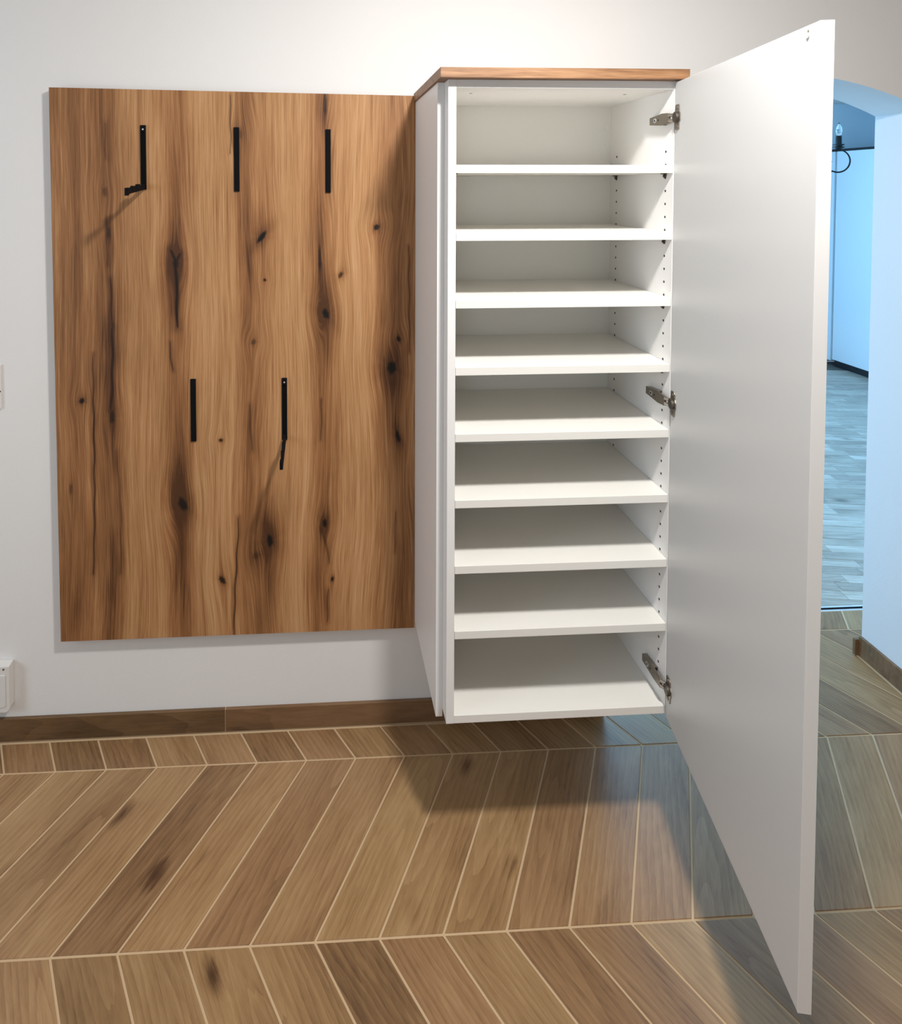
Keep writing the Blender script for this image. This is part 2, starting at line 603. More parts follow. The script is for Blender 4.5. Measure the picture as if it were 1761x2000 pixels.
# short staves, laid in courses that run along the room
ang_p = math.radians(-8)
ca, sa = math.cos(ang_p), math.sin(ang_p)
SL, SW = 0.27, 0.058
me_stave = None
rest = bmesh.new()
cnt = 0
for j in range(-6, 62):
    off = random.uniform(0, SL)
    for i in range(-4, 22):
        u, v = i * SL + off, j * SW
        cx = u + SL / 2
        x = 0.3 + cx * ca - (v + SW / 2) * sa
        y = 0.45 + cx * sa + (v + SW / 2) * ca
        if not (-0.55 + .15 < x < XB - 0.16 and THR - 0.03 < y < YB - 0.06):
            continue
        # keep the strip that can be seen through the arch as single staves
        t = (y + 1.889) / 2.3
        xl = -0.303 + 1.98 * t
        vis = xl - 0.25 < x < xl + 0.55 and y < 3.2
        z = random.uniform(-0.0004, 0.0004)
        if y < THR + 0.10:
            pc = [(x + a_ * ca - b_ * sa, y + a_ * sa + b_ * ca) for a_, b_ in ((-SL / 2, -SW / 2), (SL / 2, -SW / 2), (SL / 2, SW / 2), (-SL / 2, SW / 2))]
            pc = clip(pc, lambda p: p[1] - THR - 0.0265)
            if len(pc) > 2 and max(p[1] for p in pc) > THR + 0.034 and 0.2 < x < 2.6:
                o = bpy.data.objects.new('stave', tile_mesh(pc, ang_p, (x, y), 0.0, -0.004, 0.0006, 'parquet', 0.0008))
                o.location = (x, y, z)
                o.rotation_euler = (0, 0, ang_p)
                o.parent = pfloor
                COL.objects.link(o)
                cnt += 1
        elif vis and cnt < 290:
            if me_stave is None:
                g = 0.0006
                me_stave = tile_mesh([(-SL / 2, -SW / 2), (SL / 2, -SW / 2), (SL / 2, SW / 2), (-SL / 2, SW / 2)], 0, (0, 0), 0.0, -0.004, 0.0006, 'parquet', 0.0008)
            o = bpy.data.objects.new('stave', me_stave)
            o.location = (x, y, z)
            o.rotation_euler = (0, 0, ang_p)
            o.parent = pfloor
            COL.objects.link(o)
            cnt += 1
        else:
            vs = []
            for dx, dy in ((-1, -1), (1, -1), (1, 1), (-1, 1)):
                px_, py_ = dx * (SL / 2 - 0.0008), dy * (SW / 2 - 0.0008)
                vs.append(rest.verts.new((x + px_ * ca - py_ * sa, y + px_ * sa + py_ * ca, z)))
            rest.faces.new(vs)
o = obj('staves', rest, MAT['parquet'], pfloor)
o['kind'] = 'stuff'

# ---------------------------------------------------------------- shoe cabinet
D, W, ST = 0.4218, 0.5647, 0.0192
ZB, ZT, ZS, SHP = 0.3564, 1.9096, 1.7095, 0.16076
YBK = -0.0864
cab = empty('shoe_cabinet', (W / 2, -0.21, ZB), 'tall white shoe cabinet with eight open shelves, hung on the wall, door standing open', 'cabinet')
bv = 0.0007
lp = boxo('side_panel', (0, -D, ZB), (ST, YBK - 0.008, ZT), MAT['white'], cab, bv)
rp = boxo('side_panel', (W - ST, -D, ZB), (W, YBK - 0.008, ZT), MAT['white'], cab, bv)
boxo('top_panel', (ST, -D + 0.0012, ZT - ST), (W - ST, YBK - 0.008, ZT), MAT['white'], cab, bv)
boxo('bottom_panel', (ST, -D + 0.0004, ZB), (W - ST, YBK - 0.008, ZB + ST), MAT['shelf'], cab, bv)
boxo('back_panel', (0.002, YBK - 0.008, ZB + 0.002), (W - 0.002, YBK, ZT - 0.002), MAT['back'], cab)
# mounting battens between the carcass and the wall
for zz in (0.55, 1.70):
    boxo('mounting_batten', (0.02, YBK, zz), (W - 0.02, -0.0005, zz + 0.08), MAT['back'], cab)
# filler panel at the left, running back to the wall
boxo('filler_panel', (-0.0171, -0.377, 0.337), (-0.0002, -0.0005, ZT), MAT['white'], cab, bv)
# wooden top board
bm = bmesh.new()
prism(bm, [(-0.023, -0.445), (0.5695, -0.445), (0.5695, -0.0005), (-0.0165, -0.0005), (-0.0165, -0.0312), (-0.023, -0.0312)], 'z', ZT + 0.0004, ZT + 0.0244)
MAT['oak_edge'] = None
top_board = (bm,)
# pin holes in both side panels
Z0H, YF_H, YB_H = 1.74304, -D + 0.03337, -0.13453
for side, xs, nd in (('l', ST, 1), ('r', W - ST, -1)):
    bm = bmesh.new()
    for i in range(0, 41):
        z = Z0H - 0.032 * i
        for y in (YF_H, YB_H):
            cyl(bm, (xs - nd * 0.004, y, z), (nd, 0, 0), 0.0031, 0.0043, 10)
    o = obj('pin_holes', bm, MAT['hole'], lp if side == 'l' else rp)
    o['kind'] = 'stuff'
# eight shelves with their supports
for i in range(8):
    zt_ = ZS - SHP * i
    sh = boxo('shelf', (ST + 0.0006, -D + 0.0004, zt_ - ST), (W - ST - 0.0006, YBK - 0.0085, zt_), MAT['shelf'], cab, bv)
    for xs, nd in ((ST, 1), (W - ST, -1)):
        for y in (YF_H, YB_H):
            bm = bmesh.new()
            cyl(bm, (xs, y, zt_ - ST - 0.0065), (nd, 0, 0), 0.0030, 0.006, 10)
            prism(bm, [(y - 0.0055, zt_ - ST - 0.0002), (y + 0.0055, zt_ - ST - 0.0002), (y + 0.0045, zt_ - ST - 0.008),
                       (y + 0.0015, zt_ - ST - 0.0125), (y - 0.0015, zt_ - ST - 0.0125), (y - 0.0045, zt_ - ST - 0.008)],
                  'x', xs + nd * 0.0003, xs + nd * 0.0032)
            prism(bm, [(y - 0.0055, zt_ - ST - 0.0024), (y + 0.0055, zt_ - ST - 0.0024), (y + 0.0055, zt_ - ST - 0.0002), (y - 0.0055, zt_ - ST - 0.0002)],
                  'x', xs + nd * 0.0003, xs + nd * 0.010)
            o = obj('shelf_support', bm, MAT['dark_metal'], sh)

# two white screw caps on the back panel, in the top compartment
for z in (1.829, 1.783):
    bm = bmesh.new()
    cyl(bm, (0.531, YBK - 0.008, z), (0, -1, 0), 0.0055, 0.0016, 14, 0.0045)
    obj('screw_cap', bm, MAT['plastic'], cab)
# screw heads under the top panel
for sx in (0.075, 0.468):
    bm = bmesh.new()
    cyl(bm, (sx, -D + 0.09, ZT - ST - 0.0006), (0, 0, 1), 0.004, 0.001, 12)
    obj('screw', bm, MAT['nickel'], cab)

# door: inner face from the hinge edge HP to the free edge OP
HP = Vector((0.5458, -0.4246, 0))
OP = Vector((0.4468, -0.9778, 0))
dd = (OP - HP).normalized()
dn = Vector((-dd.y, dd.x, 0))
if dn.x < 0:
    dn = -dn
DL, DT, DZ0, DZ1 = (OP - HP).length, 0.0200, 0.3525, 1.9051


def dpt(s, t, z):
    """point on the door: s along it, t towards its outer side"""
    p = HP + dd * s + dn * t
    return Vector((p.x, p.y, z))


def dprism(bm, prof, t0, t1):
    va = [bm.verts.new(dpt(s, t0, z)) for s, z in prof]
    vb = [bm.verts.new(dpt(s, t1, z)) for s, z in prof]
    bm.faces.new(va)
    bm.faces.new(vb[::-1])
    n = len(prof)
    for i in range(n):
        bm.faces.new((va[i], vb[i], vb[(i + 1) % n], va[(i + 1) % n]))


bm = bmesh.new()
dprism(bm, [(0, DZ0), (DL, DZ0), (DL, DZ1), (0, DZ1)], 0, DT)
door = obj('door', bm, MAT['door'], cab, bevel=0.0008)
bm = bmesh.new()
dprism(bm, [(DL - 0.0002, DZ0), (DL + 0.0008, DZ0), (DL + 0.0008, DZ1), (DL - 0.0002, DZ1)], 0, DT)
obj('edge_band', bm, MAT['white'], door)
for zz in (1.896, 1.889):
    bm = bmesh.new()
    c = dpt(0.533, 0.0005, zz)
    cyl(bm, c, -dn, 0.0022 if zz > 1.89 else 0.0036, 0.0009 if zz > 1.89 else 0.0022, 12)
    obj('door_bumper', bm, MAT['plastic'] if zz < 1.89 else MAT['nickel'], door)

# three concealed hinges: mounting plate and arm on the side panel, cup flange on the door
XI = W - ST
for hz in (1.8215, 1.137, 0.434):
    # arm body: a channel that runs forward along the side panel
    y0, y1 = -0.334, -0.416
    bm = bmesh.new()
    prism(bm, [(y0, hz - 0.009), (y0, hz + 0.009), (y0 - 0.028, hz + 0.011), (y0 - 0.055, hz + 0.0145),
               (y1, hz + 0.0125), (y1, hz - 0.0125), (y0 - 0.055, hz - 0.0145), (y0 - 0.028, hz - 0.011)], 'x', XI - 0.013, XI - 0.0105)
    for s in (-1, 1):
        prism(bm, [(y0, hz + s * 0.009), (y0, hz + s * 0.0075), (y0 - 0.055, hz + s * 0.013), (y0 - 0.055, hz + s * 0.0145)],
              'x', XI - 0.0125, XI - 0.0003)
    hinge = obj('hinge', bm, MAT['nickel'], cab, bevel=0.0004)
    # mounting plate
    bm = bmesh.new()
    prism(bm, [(y0 - 0.008, hz - 0.007), (y0 - 0.008, hz + 0.007), (y0 - 0.05, hz + 0.008), (y0 - 0.05, hz - 0.008)], 'x', XI - 0.0100, XI - 0.0002)
    obj('mounting_plate', bm, MAT['dark_metal'], hinge)
    # screws and slots in the arm
    bm = bmesh.new()
    cyl(bm, (XI - 0.0128, y0 - 0.025, hz), (-1, 0, 0), 0.0056, 0.0008, 18)
    obj('screw', bm, MAT['screw'], hinge)
    bm = bmesh.new()
    cyl(bm, (XI - 0.0134, y0 - 0.025, hz), (-1, 0, 0), 0.0032, 0.0006, 6)
    cyl(bm, (XI - 0.0130, y0 - 0.040, hz), (-1, 0, 0), 0.0026, 0.0004, 10)
    obj('screw_recess', bm, MAT['hole'], hinge)
    # knuckle: curved links from the arm to the cup
    bm = bmesh.new()
    pa = Vector((XI - 0.010, y1 + 0.004, hz))
    pb = dpt(0.008, -0.004, hz)
    mid = (pa + pb) / 2 + Vector((-0.004, 0, 0))
    for s in (-1, 1):
        tube(bm, [pa + Vector((0, 0, s * 0.0065)), mid + Vector((0, 0, s * 0.0065)), pb + Vector((0, 0, s * 0.0065))], 0.0042, 8)
    box(bm, (XI - 0.0145, y1 - 0.006, hz - 0.0115), (XI - 0.0085, y1 + 0.016, hz + 0.0115))
    obj('knuckle', bm, MAT['nickel'], hinge, bevel=0.0005)
    # flange on the door, a tall plate with rounded ends, and the cup rim
    bm = bmesh.new()
    prof = []
    for s, z in ((0.006, 0.026), (0.010, 0.030), (0.026, 0.030), (0.030, 0.026), (0.030, 0.013), (0.036, 0.007), (0.036, -0.007),
                 (0.030, -0.013), (0.030, -0.026), (0.026, -0.030), (0.010, -0.030), (0.006, -0.026)):
        prof.append((s, hz + z))
    dprism(bm, prof, -0.0022, 0.0)
    fl = obj('hinge_flange', bm, MAT['nickel'], hinge, bevel=0.0005)
    bm = bmesh.new()
    prof = [(0.019 + 0.0135 * math.cos(a), hz + 0.0125 * math.sin(a)) for a in (2 * math.pi * i / 20 for i in range(20))]
    dprism(bm, prof, -0.0085, -0.0022)
    obj('hinge_cup', bm, MAT['dark_metal'], hinge, bevel=0.0008)
    for z in (0.022, -0.022):
        bm = bmesh.new()
        cyl(bm, dpt(0.018, -0.0022, hz + z), -dn, 0.0040, 0.0012, 12)
        obj('screw', bm, MAT['nickel'], hinge)

# ---------------------------------------------------------------- oak coat panel with hooks
KNOTS = [[0.0761, 0.7181, 0.0076, 0.0091, 0, 0.95, 1], [0.1509, 1.3287, 0.0076, 0.0136, 0, 0.45, 1], [0.3506, 1.1186, 0.0091, 0.0182, 0, 0.8, 2], [0.364, 0.4024, 0.0121, 0.0242, 15, 0.95, 2], [0.4778, 0.1689, 0.0076, 0.0167, 35, 0.9, 1], [0.4768, 0.592, 0.0061, 0.0061, 0, 0.9, 0.8], [0.6013, 1.1953, 0.0076, 0.0258, -38, 1, 1.6], [0.6095, 1.068, 0.0045, 0.0045, 0, 1, 0.6], [0.5753, 0.8843, 0.0076, 0.0091, 0, 0.5, 1], [0.62, 0.2843, 0.0091, 0.0212, 0, 1, 2.2], [0.7712, 1.1259, 0.0045, 0.0364, 0, 0.75, 1], [0.8333, 1.0812, 0.0061, 0.0121, -25, 0.8, 1.3], [0.7889, 0.9655, 0.0106, 0.0152, 20, 1, 2], [0.9401, 1.2224, 0.0091, 0.0091, 0, 0.95, 1.3], [1.0062, 0.8872, 0.0061, 0.0076, 0, 0.9, 1], [0.9863, 0.8009, 0.0136, 0.0227, -10, 1, 2], [1.005, 0.5906, 0.0061, 0.0197, 10, 0.95, 1.2], [0.784, 0.3323, 0.0076, 0.0121, 0, 0.95, 1.5], [0.8066, 0.1603, 0.0045, 0.0076, 0, 0.95, 1], [0.7877, 1.5819, 0.0045, 0.0303, 0, 0.7, 1.6], [0.1621, 0.6678, 0.0076, 0.0182, 0, 0.75, 1.6], [0.1594, 1.2097, 0.0061, 0.0152, 0, 0.45, 1.2], [0.5786, 0.2404, 0.0091, 0.0121, 0, 0.4, 1.2], [0.5392, 1.4971, 0.0076, 0.0121, 0, 0.35, 1.2], [0.0397, 0.4576, 0.0045, 0.0152, 0, 0.5, 1]]
CRACKS = [[[[0.109, 0.858], [0.1094, 0.6917], [0.1087, 0.5397], [0.1079, 0.3868], [0.1022, 0.2024]], 0.0024, 0.8], [[[0.5278, 0.3588], [0.5207, 0.2189], [0.5173, 0.1722], [0.5135, 0.0784], [0.5114, -0.0047]], 0.0027, 0.85], [[[0.3363, 1.1593], [0.3478, 1.1292], [0.3532, 1.081], [0.3522, 0.9905], [0.3531, 0.93]], 0.0048, 0.95], [[[0.3643, 1.1486], [0.3521, 1.1186]], 0.0038, 0.85], [[[0.5119, 1.6115], [0.5129, 1.5446], [0.5121, 1.4403]], 0.0018, 0.7], [[[0.3304, 0.8879], [0.3343, 0.8393], [0.3398, 0.8012]], 0.0023, 0.7], [[[0.1657, 0.9325], [0.166, 0.842], [0.1632, 0.7513], [0.1594, 0.6907]], 0.0039, 0.8], [[[0.1633, 1.0752], [0.1651, 0.9927], [0.1657, 0.9325]], 0.0027, 0.6], [[[0.1537, 1.5283], [0.1537, 1.425]], 0.003, 0.5], [[[1.0367, 1.1668], [1.0385, 0.9825], [1.0403, 0.8434]], 0.0021, 0.7], [[[0.7732, 0.3201], [0.7869, 0.2726], [0.7975, 0.2094]], 0.0024, 0.5], [[[0.7942, 0.1308], [0.7908, 0.0282]], 0.003, 0.6], [[[0.7759, 0.7088], [0.774, 0.585]], 0.0018, 0.6], [[[0.9974, 0.3604], [0.9944, 0.2343]], 0.0023, 0.5], [[[0.5619, 0.6977], [0.5659, 0.6207], [0.5686, 0.559]], 0.003, 0.5], [[[0.174, 0.5686], [0.1833, 0.3846], [0.1823, 0.1996]], 0.0023, 0.4], [[[0.1541, 1.247], [0.1551, 1.1127]], 0.002, 0.4]]
STAINS = [[0.1601, 0.8421, 0.0333, 0.2121, 0.34], [0.1647, 0.5383, 0.0212, 0.1061, 0.3], [0.1638, 0.1539, 0.0242, 0.1818, 0.35], [0.1589, 1.1724, 0.0152, 0.1061, 0.16], [0.3233, 1.0511, 0.0333, 0.1136, 0.25], [0.3523, 0.2867, 0.0273, 0.1667, 0.35], [0.3692, 0.4716, 0.0333, 0.0909, 0.25], [0.5925, 1.2301, 0.0455, 0.0606, 0.2], [0.5723, 1.1093, 0.0152, 0.0758, 0.2], [0.6194, 0.1842, 0.0303, 0.197, 0.35], [0.6172, 0.3249, 0.0303, 0.0909, 0.2], [0.789, 1.016, 0.0182, 0.0758, 0.22], [0.7886, 0.8627, 0.0152, 0.0758, 0.2], [0.7803, 0.1313, 0.0212, 0.1364, 0.3], [0.7876, 1.5684, 0.0136, 0.0606, 0.22], [0.9863, 0.7668, 0.0333, 0.0909, 0.4], [0.9972, 0.611, 0.0242, 0.0909, 0.25], [1.0015, 1.0444, 0.0273, 0.2273, 0.1], [0.5623, 0.5282, 0.0303, 0.2424, 0.14], [0.167, 1.4398, 0.0212, 0.1364, 0.16], [0.3642, 1.4252, 0.0364, 0.1364, 0.1], [0.3557, 0.6101, 0.0303, 0.1515, 0.14], [0.7631, 0.5232, 0.0182, 0.303, 0.12], [0.0231, 0.159, 0.0909, 0.2273, 0.12], [0.4257, 0.0974, 0.0909, 0.1364, 0.05], [1.0256, 0.2016, 0.0303, 0.2273, 0.2], [0.5343, 1.4403, 0.0121, 0.1818, 0.12], [0.7932, 0.3351, 0.0212, 0.0606, 0.2]]
BANDS = [[0.0342, 0.1136, -0.07], [-0.0675, 0.0909, -0.03], [0.6882, 0.0909, 0.02], [0.0197, 0.0273, 0.03], [0.0634, 0.0152, -0.04], [0.0926, 0.0152, 0.05], [0.1439, 0.0212, -0.08], [0.2175, 0.0394, 0.06], [0.2839, 0.0333, 0.06], [0.361, 0.0242, -0.09], [0.4325, 0.0394, 0.13], [0.4998, 0.0273, 0.08], [0.5584, 0.0273, -0.09], [0.6277, 0.0394, 0.07], [0.7034, 0.0424, 0.1], [0.7717, 0.0273, -0.1], [0.8328, 0.0242, 0.02], [0.8863, 0.0455, 0.12], [0.9554, 0.0273, 0.0], [1.0248, 0.0212, -0.05]]
CATHEDRALS = [[0.3668, 1.3954, 0.0303, 0.4545, 1], [0.3561, 0.656, 0.0273, 0.4848, 1], [1.0335, 0.1696, 0.0182, 0.3939, 1], [0.5715, 1.4404, 0.0273, 0.3939, 1], [0.5777, 0.8048, 0.0212, 0.2424, -1], [0.7956, 1.1988, 0.0182, 0.3939, 1], [1.024, 1.5017, 0.0212, 0.2424, 1]]
PW, PH = 1.056, 1.613
PTL, PBL, PBR, PTR = (-1.0765, 1.9455), (-1.0695, 0.3160), (-0.0178, 0.3164), (-0.0178, 1.9280)
PY0, PY1 = -0.030, -0.011


def oak_panel_material():
    k = Nt('rustic_oak')
    tc = k.n('ShaderNodeTexCoord')

    def attr(n):
        a = k.n('ShaderNodeAttribute', attribute_name=n)
        return a.outputs['Fac']
    sep = k.n('ShaderNodeSeparateXYZ')
    k.l(tc.outputs['Object'], sep.inputs[0])
    u = k.math('ADD', sep.outputs[0], attr('warp'))
    comb = k.n('ShaderNodeCombineXYZ')
    k.l(u, comb.inputs[0])
    k.l(k.math('MULTIPLY', sep.outputs[2], 0.018), comb.inputs[1])
    g1 = k.noise(comb.outputs[0], 26, 4, 0.55, 0.0)
    g2 = k.noise(comb.outputs[0], 95, 4, 0.62, 0.15)
    g3 = k.noise(comb.outputs[0], 330, 3, 0.65, 0.3)
    comb2 = k.n('ShaderNodeCombineXYZ')
    k.l(u, comb2.inputs[0])
    k.l(k.math('MULTIPLY', sep.outputs[2], 0.30), comb2.inputs[1])
    g4 = k.noise(comb2.outputs[0], 6.0, 3, 0.5, 0.4)
    v = k.math('ADD', attr('tone'), k.math('MULTIPLY', k.math('SUBTRACT', g1, 0.5), 0.30))
    v = k.math('ADD', v, k.math('MULTIPLY', k.math('SUBTRACT', g2, 0.5), 0.42))
    v = k.math('ADD', v, k.math('MULTIPLY', k.math('SUBTRACT', g3, 0.5), 0.54))
    v = k.math('ADD', v, k.math('MULTIPLY', k.math('SUBTRACT', g4, 0.5), 0.26))
    v = k.math('MAXIMUM', k.math('SUBTRACT', v, attr('stain')), 0.13)
    c = k.ramp(v, [(0.0, srgb(34, 20, 11)), (0.18, srgb(88, 55, 31)), (0.40, srgb(144, 99, 61)),
                   (0.58, srgb(178, 134, 90)), (0.85, srgb(206, 170, 128))])
    # pinkish against golden zones
    c = k.mix(k.maprange(g4, 0.35, 0.65, 0.0, 0.35), c, k.mix(1.0, c, (1.06, 0.94, 0.90, 1), 'MULTIPLY'))
    c = k.mix(attr('crack'), c, srgb(16, 11, 8))
    k.l(c, k.b.inputs['Base Color'])
    k.b.inputs['Roughness'].default_value = 0.55
    k.b.inputs['Specular IOR Level'].default_value = 0.3
    k.bump(k.math('SUBTRACT', k.math('ADD', g2, g3), k.math('MULTIPLY', attr('crack'), 3.0)), 0.12, 0.0008)
    return k.mat


MAT['oak'] = oak_panel_material()
# plain oak for edges and the cabinet top
k = Nt('oak_edge_band')
tc = k.n('ShaderNodeTexCoord')
st = k.vmath('MULTIPLY', tc.outputs['Object'], (0.06, 0.5, 1.0))
v = k.math('ADD', k.math('MULTIPLY', k.noise(st, 60, 4, 0.6, 0.6), 0.6), k.math('MULTIPLY', k.noise(st, 260, 3, 0.6), 0.4))
k.l(k.ramp(v, [(0.34, srgb(104, 71, 47)), (0.5, srgb(140, 102, 70)), (0.66, srgb(164, 126, 92))]), k.b.inputs['Base Color'])
k.b.inputs['Roughness'].default_value = 0.5
MAT['oak_edge'] = k.mat
obj('top_board', top_board[0], MAT['oak_edge'], cab, bevel=0.0008)

rack = empty('coat_rack', (-0.545, -0.015, 0.316), 'large rustic oak wall panel with five black fold-out coat hooks, left of the cabinet', 'coat rack')
bm = bmesh.new()
f4 = [Vector((p[0], PY0, p[1])) for p in (PBL, PBR, PTR, PTL)]
b4 = [Vector((p[0], PY1, p[1])) for p in (PBL, PBR, PTR, PTL)]
vf = [bm.verts.new(p + Vector((0, 0.0003, 0))) for p in f4]
vb = [bm.verts.new(p) for p in b4]
bm.faces.new(vb)
for i in range(4):
    bm.faces.new((vf[i], vf[(i + 1) % 4], vb[(i + 1) % 4], vb[i]))
board = obj('board', bm, MAT['oak_edge'], rack)
board['label'] = 'thin oak edge band and back of the panel'
NX, NZ = 440, 660
uu, vv = np.meshgrid(np.linspace(0, 1, NX), np.linspace(0, 1, NZ))
P00, P10, P11, P01 = (np.array(p) for p in (PBL, PBR, PTR, PTL))
px = (1 - uu) * (1 - vv) * P00[0] + uu * (1 - vv) * P10[0] + uu * vv * P11[0] + (1 - uu) * vv * P01[0]
pz = (1 - uu) * (1 - vv) * P00[1] + uu * (1 - vv) * P10[1] + uu * vv * P11[1] + (1 - uu) * vv * P01[1]
co = np.stack([px, np.full_like(px, PY0), pz], -1).reshape(-1, 3)
idx = np.arange(NX * NZ).reshape(NZ, NX)
quads = np.stack([idx[:-1, :-1], idx[:-1, 1:], idx[1:, 1:], idx[1:, :-1]], -1).reshape(-1, 4)
me = bpy.data.meshes.new('veneer_face')
me.vertices.add(len(co))
me.vertices.foreach_set('co', co.ravel())
me.loops.add(quads.size)
me.loops.foreach_set('vertex_index', quads.ravel().astype(np.int32))
me.polygons.add(len(quads))
me.polygons.foreach_set('loop_start', np.arange(0, quads.size, 4, dtype=np.int32))
me.polygons.foreach_set('loop_total', np.full(len(quads), 4, dtype=np.int32))
me.update(calc_edges=True)
me.materials.append(MAT['oak'])
# growth pattern in metres from the panel's lower left corner
gx, gz = px + 1.0735, pz - 0.3162
rng = np.random.RandomState(3)
wob = np.zeros_like(gx)
for _ in range(10):
    fz, fx, ph, am = rng.uniform(1.5, 9), rng.uniform(2, 9), rng.uniform(0, 6.28), rng.uniform(0.002, 0.006)
    wob += am * np.sin(gz * fz + gx * fx + ph)
wx = gx + wob * 0.8
warp = wob * 0.65
tone = np.full_like(gx, 0.46)
stain = np.zeros_like(gx)
crack = np.zeros_like(gx)
for x, w, t in BANDS:
    tone += t * np.exp(-((wx - x) / w) ** 2)
for x, z, sx, sz, a in STAINS:
    jx = gx + wob * 0.5 + 0.004 * np.sin(gz * 40 + x * 90)
    stain += 0.46 * a * np.exp(-((jx - x) / (0.85 * sx)) ** 2 - ((gz - z) / sz) ** 2)
for x, z, sx, sz, a in CATHEDRALS:
    e = np.exp(-((gx - x) / (sx * 1.1)) ** 2 - ((gz - z) / sz) ** 4)
    warp += 0.075 * a * (gz - z) * e
for x, z, rx, rz, rot, s, halo in KNOTS:
    a = math.radians(rot)
    dx, dz = gx - x, gz - z
    lx, lz = dx * math.cos(a) + dz * math.sin(a), -dx * math.sin(a) + dz * math.cos(a)
    th_ = np.arctan2(lz, lx)
    wob2 = 1 + 0.10 * np.sin(th_ * 2 + x * 50) + 0.07 * np.sin(th_ * 5 + z * 70) + 0.05 * np.sin(th_ * 9 + x * 20)
    r = np.sqrt((lx / rx) ** 2 + (lz / rz) ** 2) * wob2
    crack = np.maximum(crack, s * np.clip((1.15 - r) / 0.5, 0, 1))
    stain += 0.17 * s * np.exp(-(r / (1.6 * halo)) ** 2)
    stain += 0.09 * s * np.exp(-(dx / (rx * 1.3 * halo)) ** 2 - (dz / (rz * 4.5 * halo)) ** 2)
    # grain lines part round the knot
    k2 = np.exp(-(dx / (rx * 5)) ** 2 - (dz / (rz * 4 + 0.012)) ** 2)
    warp -= 0.60 * dx * k2
for pl, w, s in CRACKS:
    dmin = np.full_like(gx, 9.0)
    wv = np.zeros_like(gx)
    jx = gx + 0.0012 * np.sin(gz * 60 + w * 9000)
    n_ = len(pl) - 1
    for q in range(n_):
        (ax_, az_), (bx_, bz_) = pl[q], pl[q + 1]
        L2 = (bx_ - ax_) ** 2 + (bz_ - az_) ** 2
        t = np.clip(((jx - ax_) * (bx_ - ax_) + (gz - az_) * (bz_ - az_)) / L2, 0, 1)
        d = np.hypot(jx - ax_ - t * (bx_ - ax_), gz - az_ - t * (bz_ - az_))
        wv = np.where(d < dmin, (q + t) / n_, wv)
        dmin = np.minimum(dmin, d)
    ww = w * (0.35 + 0.9 * np.sqrt(np.clip(4 * wv * (1 - wv), 0, 1)))
    crack = np.maximum(crack, s * np.clip(1.3 - dmin / ww, 0, 1))
    stain += 0.14 * s * np.exp(-(dmin / (w * 3.2)) ** 2)
for nme, arr in (('tone', tone), ('stain', stain), ('crack', np.clip(crack, 0, 1)), ('warp', warp)):
    at = me.attributes.new(nme, 'FLOAT', 'POINT')
    at.data.foreach_set('value', arr.astype(np.float32).ravel())
face = bpy.data.objects.new('veneer_face', me)
COL.objects.link(face)
face.parent = rack
face.location = -rack.location
for zz in (0.55, 1.62):
    boxo('mounting_rail', (-1.0, PY1, zz), (-0.1, -0.0005, zz + 0.06), MAT['back'], rack)

# hooks: x, bottom z, top z, folded out
HOOKS = [(-0.8115, 1.652, 1.838, True, 'black hook with its notched arm folded out, top row left'),
         (-0.5435, 1.646, 1.833, False, None),
         (-0.2765, 1.642, 1.828, False, None),
         (-0.6755, 0.908, 1.094, False, None),
         (-0.4080, 0.907, 1.092, True, 'black hook with its slim arm folded out, bottom row right')]
for hx, hb, ht, out, lab in HOOKS:
    bm = bmesh.new()
    w = 0.0078
    y = PY0
    if out:
        # open channel: two cheeks, a floor and solid ends
        box(bm, (hx - w, y - 0.0045, hb), (hx - 0.0048, y, ht))
        box(bm, (hx + 0.0048, y - 0.0045, hb), (hx + w, y, ht))
        box(bm, (hx - 0.0048, y - 0.0012, hb), (hx + 0.0048, y, ht))
        box(bm, (hx - 0.0048, y - 0.0045, ht - 0.02), (hx + 0.0048, y - 0.0012, ht))
        box(bm, (hx - 0.0048, y - 0.0045, hb), (hx + 0.0048, y - 0.0012, hb + 0.006))
        hook = obj('coat_hook', bm, MAT['black'], rack)
    else:
        box(bm, (hx - w, y - 0.0045, hb), (hx + w, y, ht))
        hook = obj('coat_hook', bm, MAT['black'], rack, bevel=0.0008)
    bm = bmesh.new()
    if out:
        hook['label'] = lab
        y0 = y - 0.003
        L = 0.166
        top = [(0.0, 0.013), (0.10, 0.010), (0.15, 0.0035), (0.27, 0.0035), (0.31, 0.0165), (0.40, 0.0165), (0.44, 0.0035),
               (0.57, 0.0035), (0.61, 0.0155), (0.69, 0.0155), (0.73, 0.0030), (0.87, 0.0030), (0.89, 0.0140), (1.0, 0.0140),
               (1.0, -0.0060), (0.95, -0.0060), (0.90, -0.0025), (0.0, -0.0030)]
        prof = [(y0 - L * t, hb + 0.003 + dz - 0.013 * t) for t, dz in top]
        prism(bm, prof, 'x', hx - 0.0045, hx + 0.0045)
        obj('hook_arm', bm, MAT['black'], hook)
        bm = bmesh.new()
        cyl(bm, (hx, y - 0.0045, ht - 0.012), (0, -1, 0), 0.0024, 0.0008, 12)
        obj('screw', bm, MAT['screw'], hook)
    else:
        box(bm, (hx - 0.0044, y - 0.0052, hb + 0.004), (hx + 0.0044, y - 0.0045, ht - 0.02))
        obj('hook_arm', bm, MAT['black'], hook)

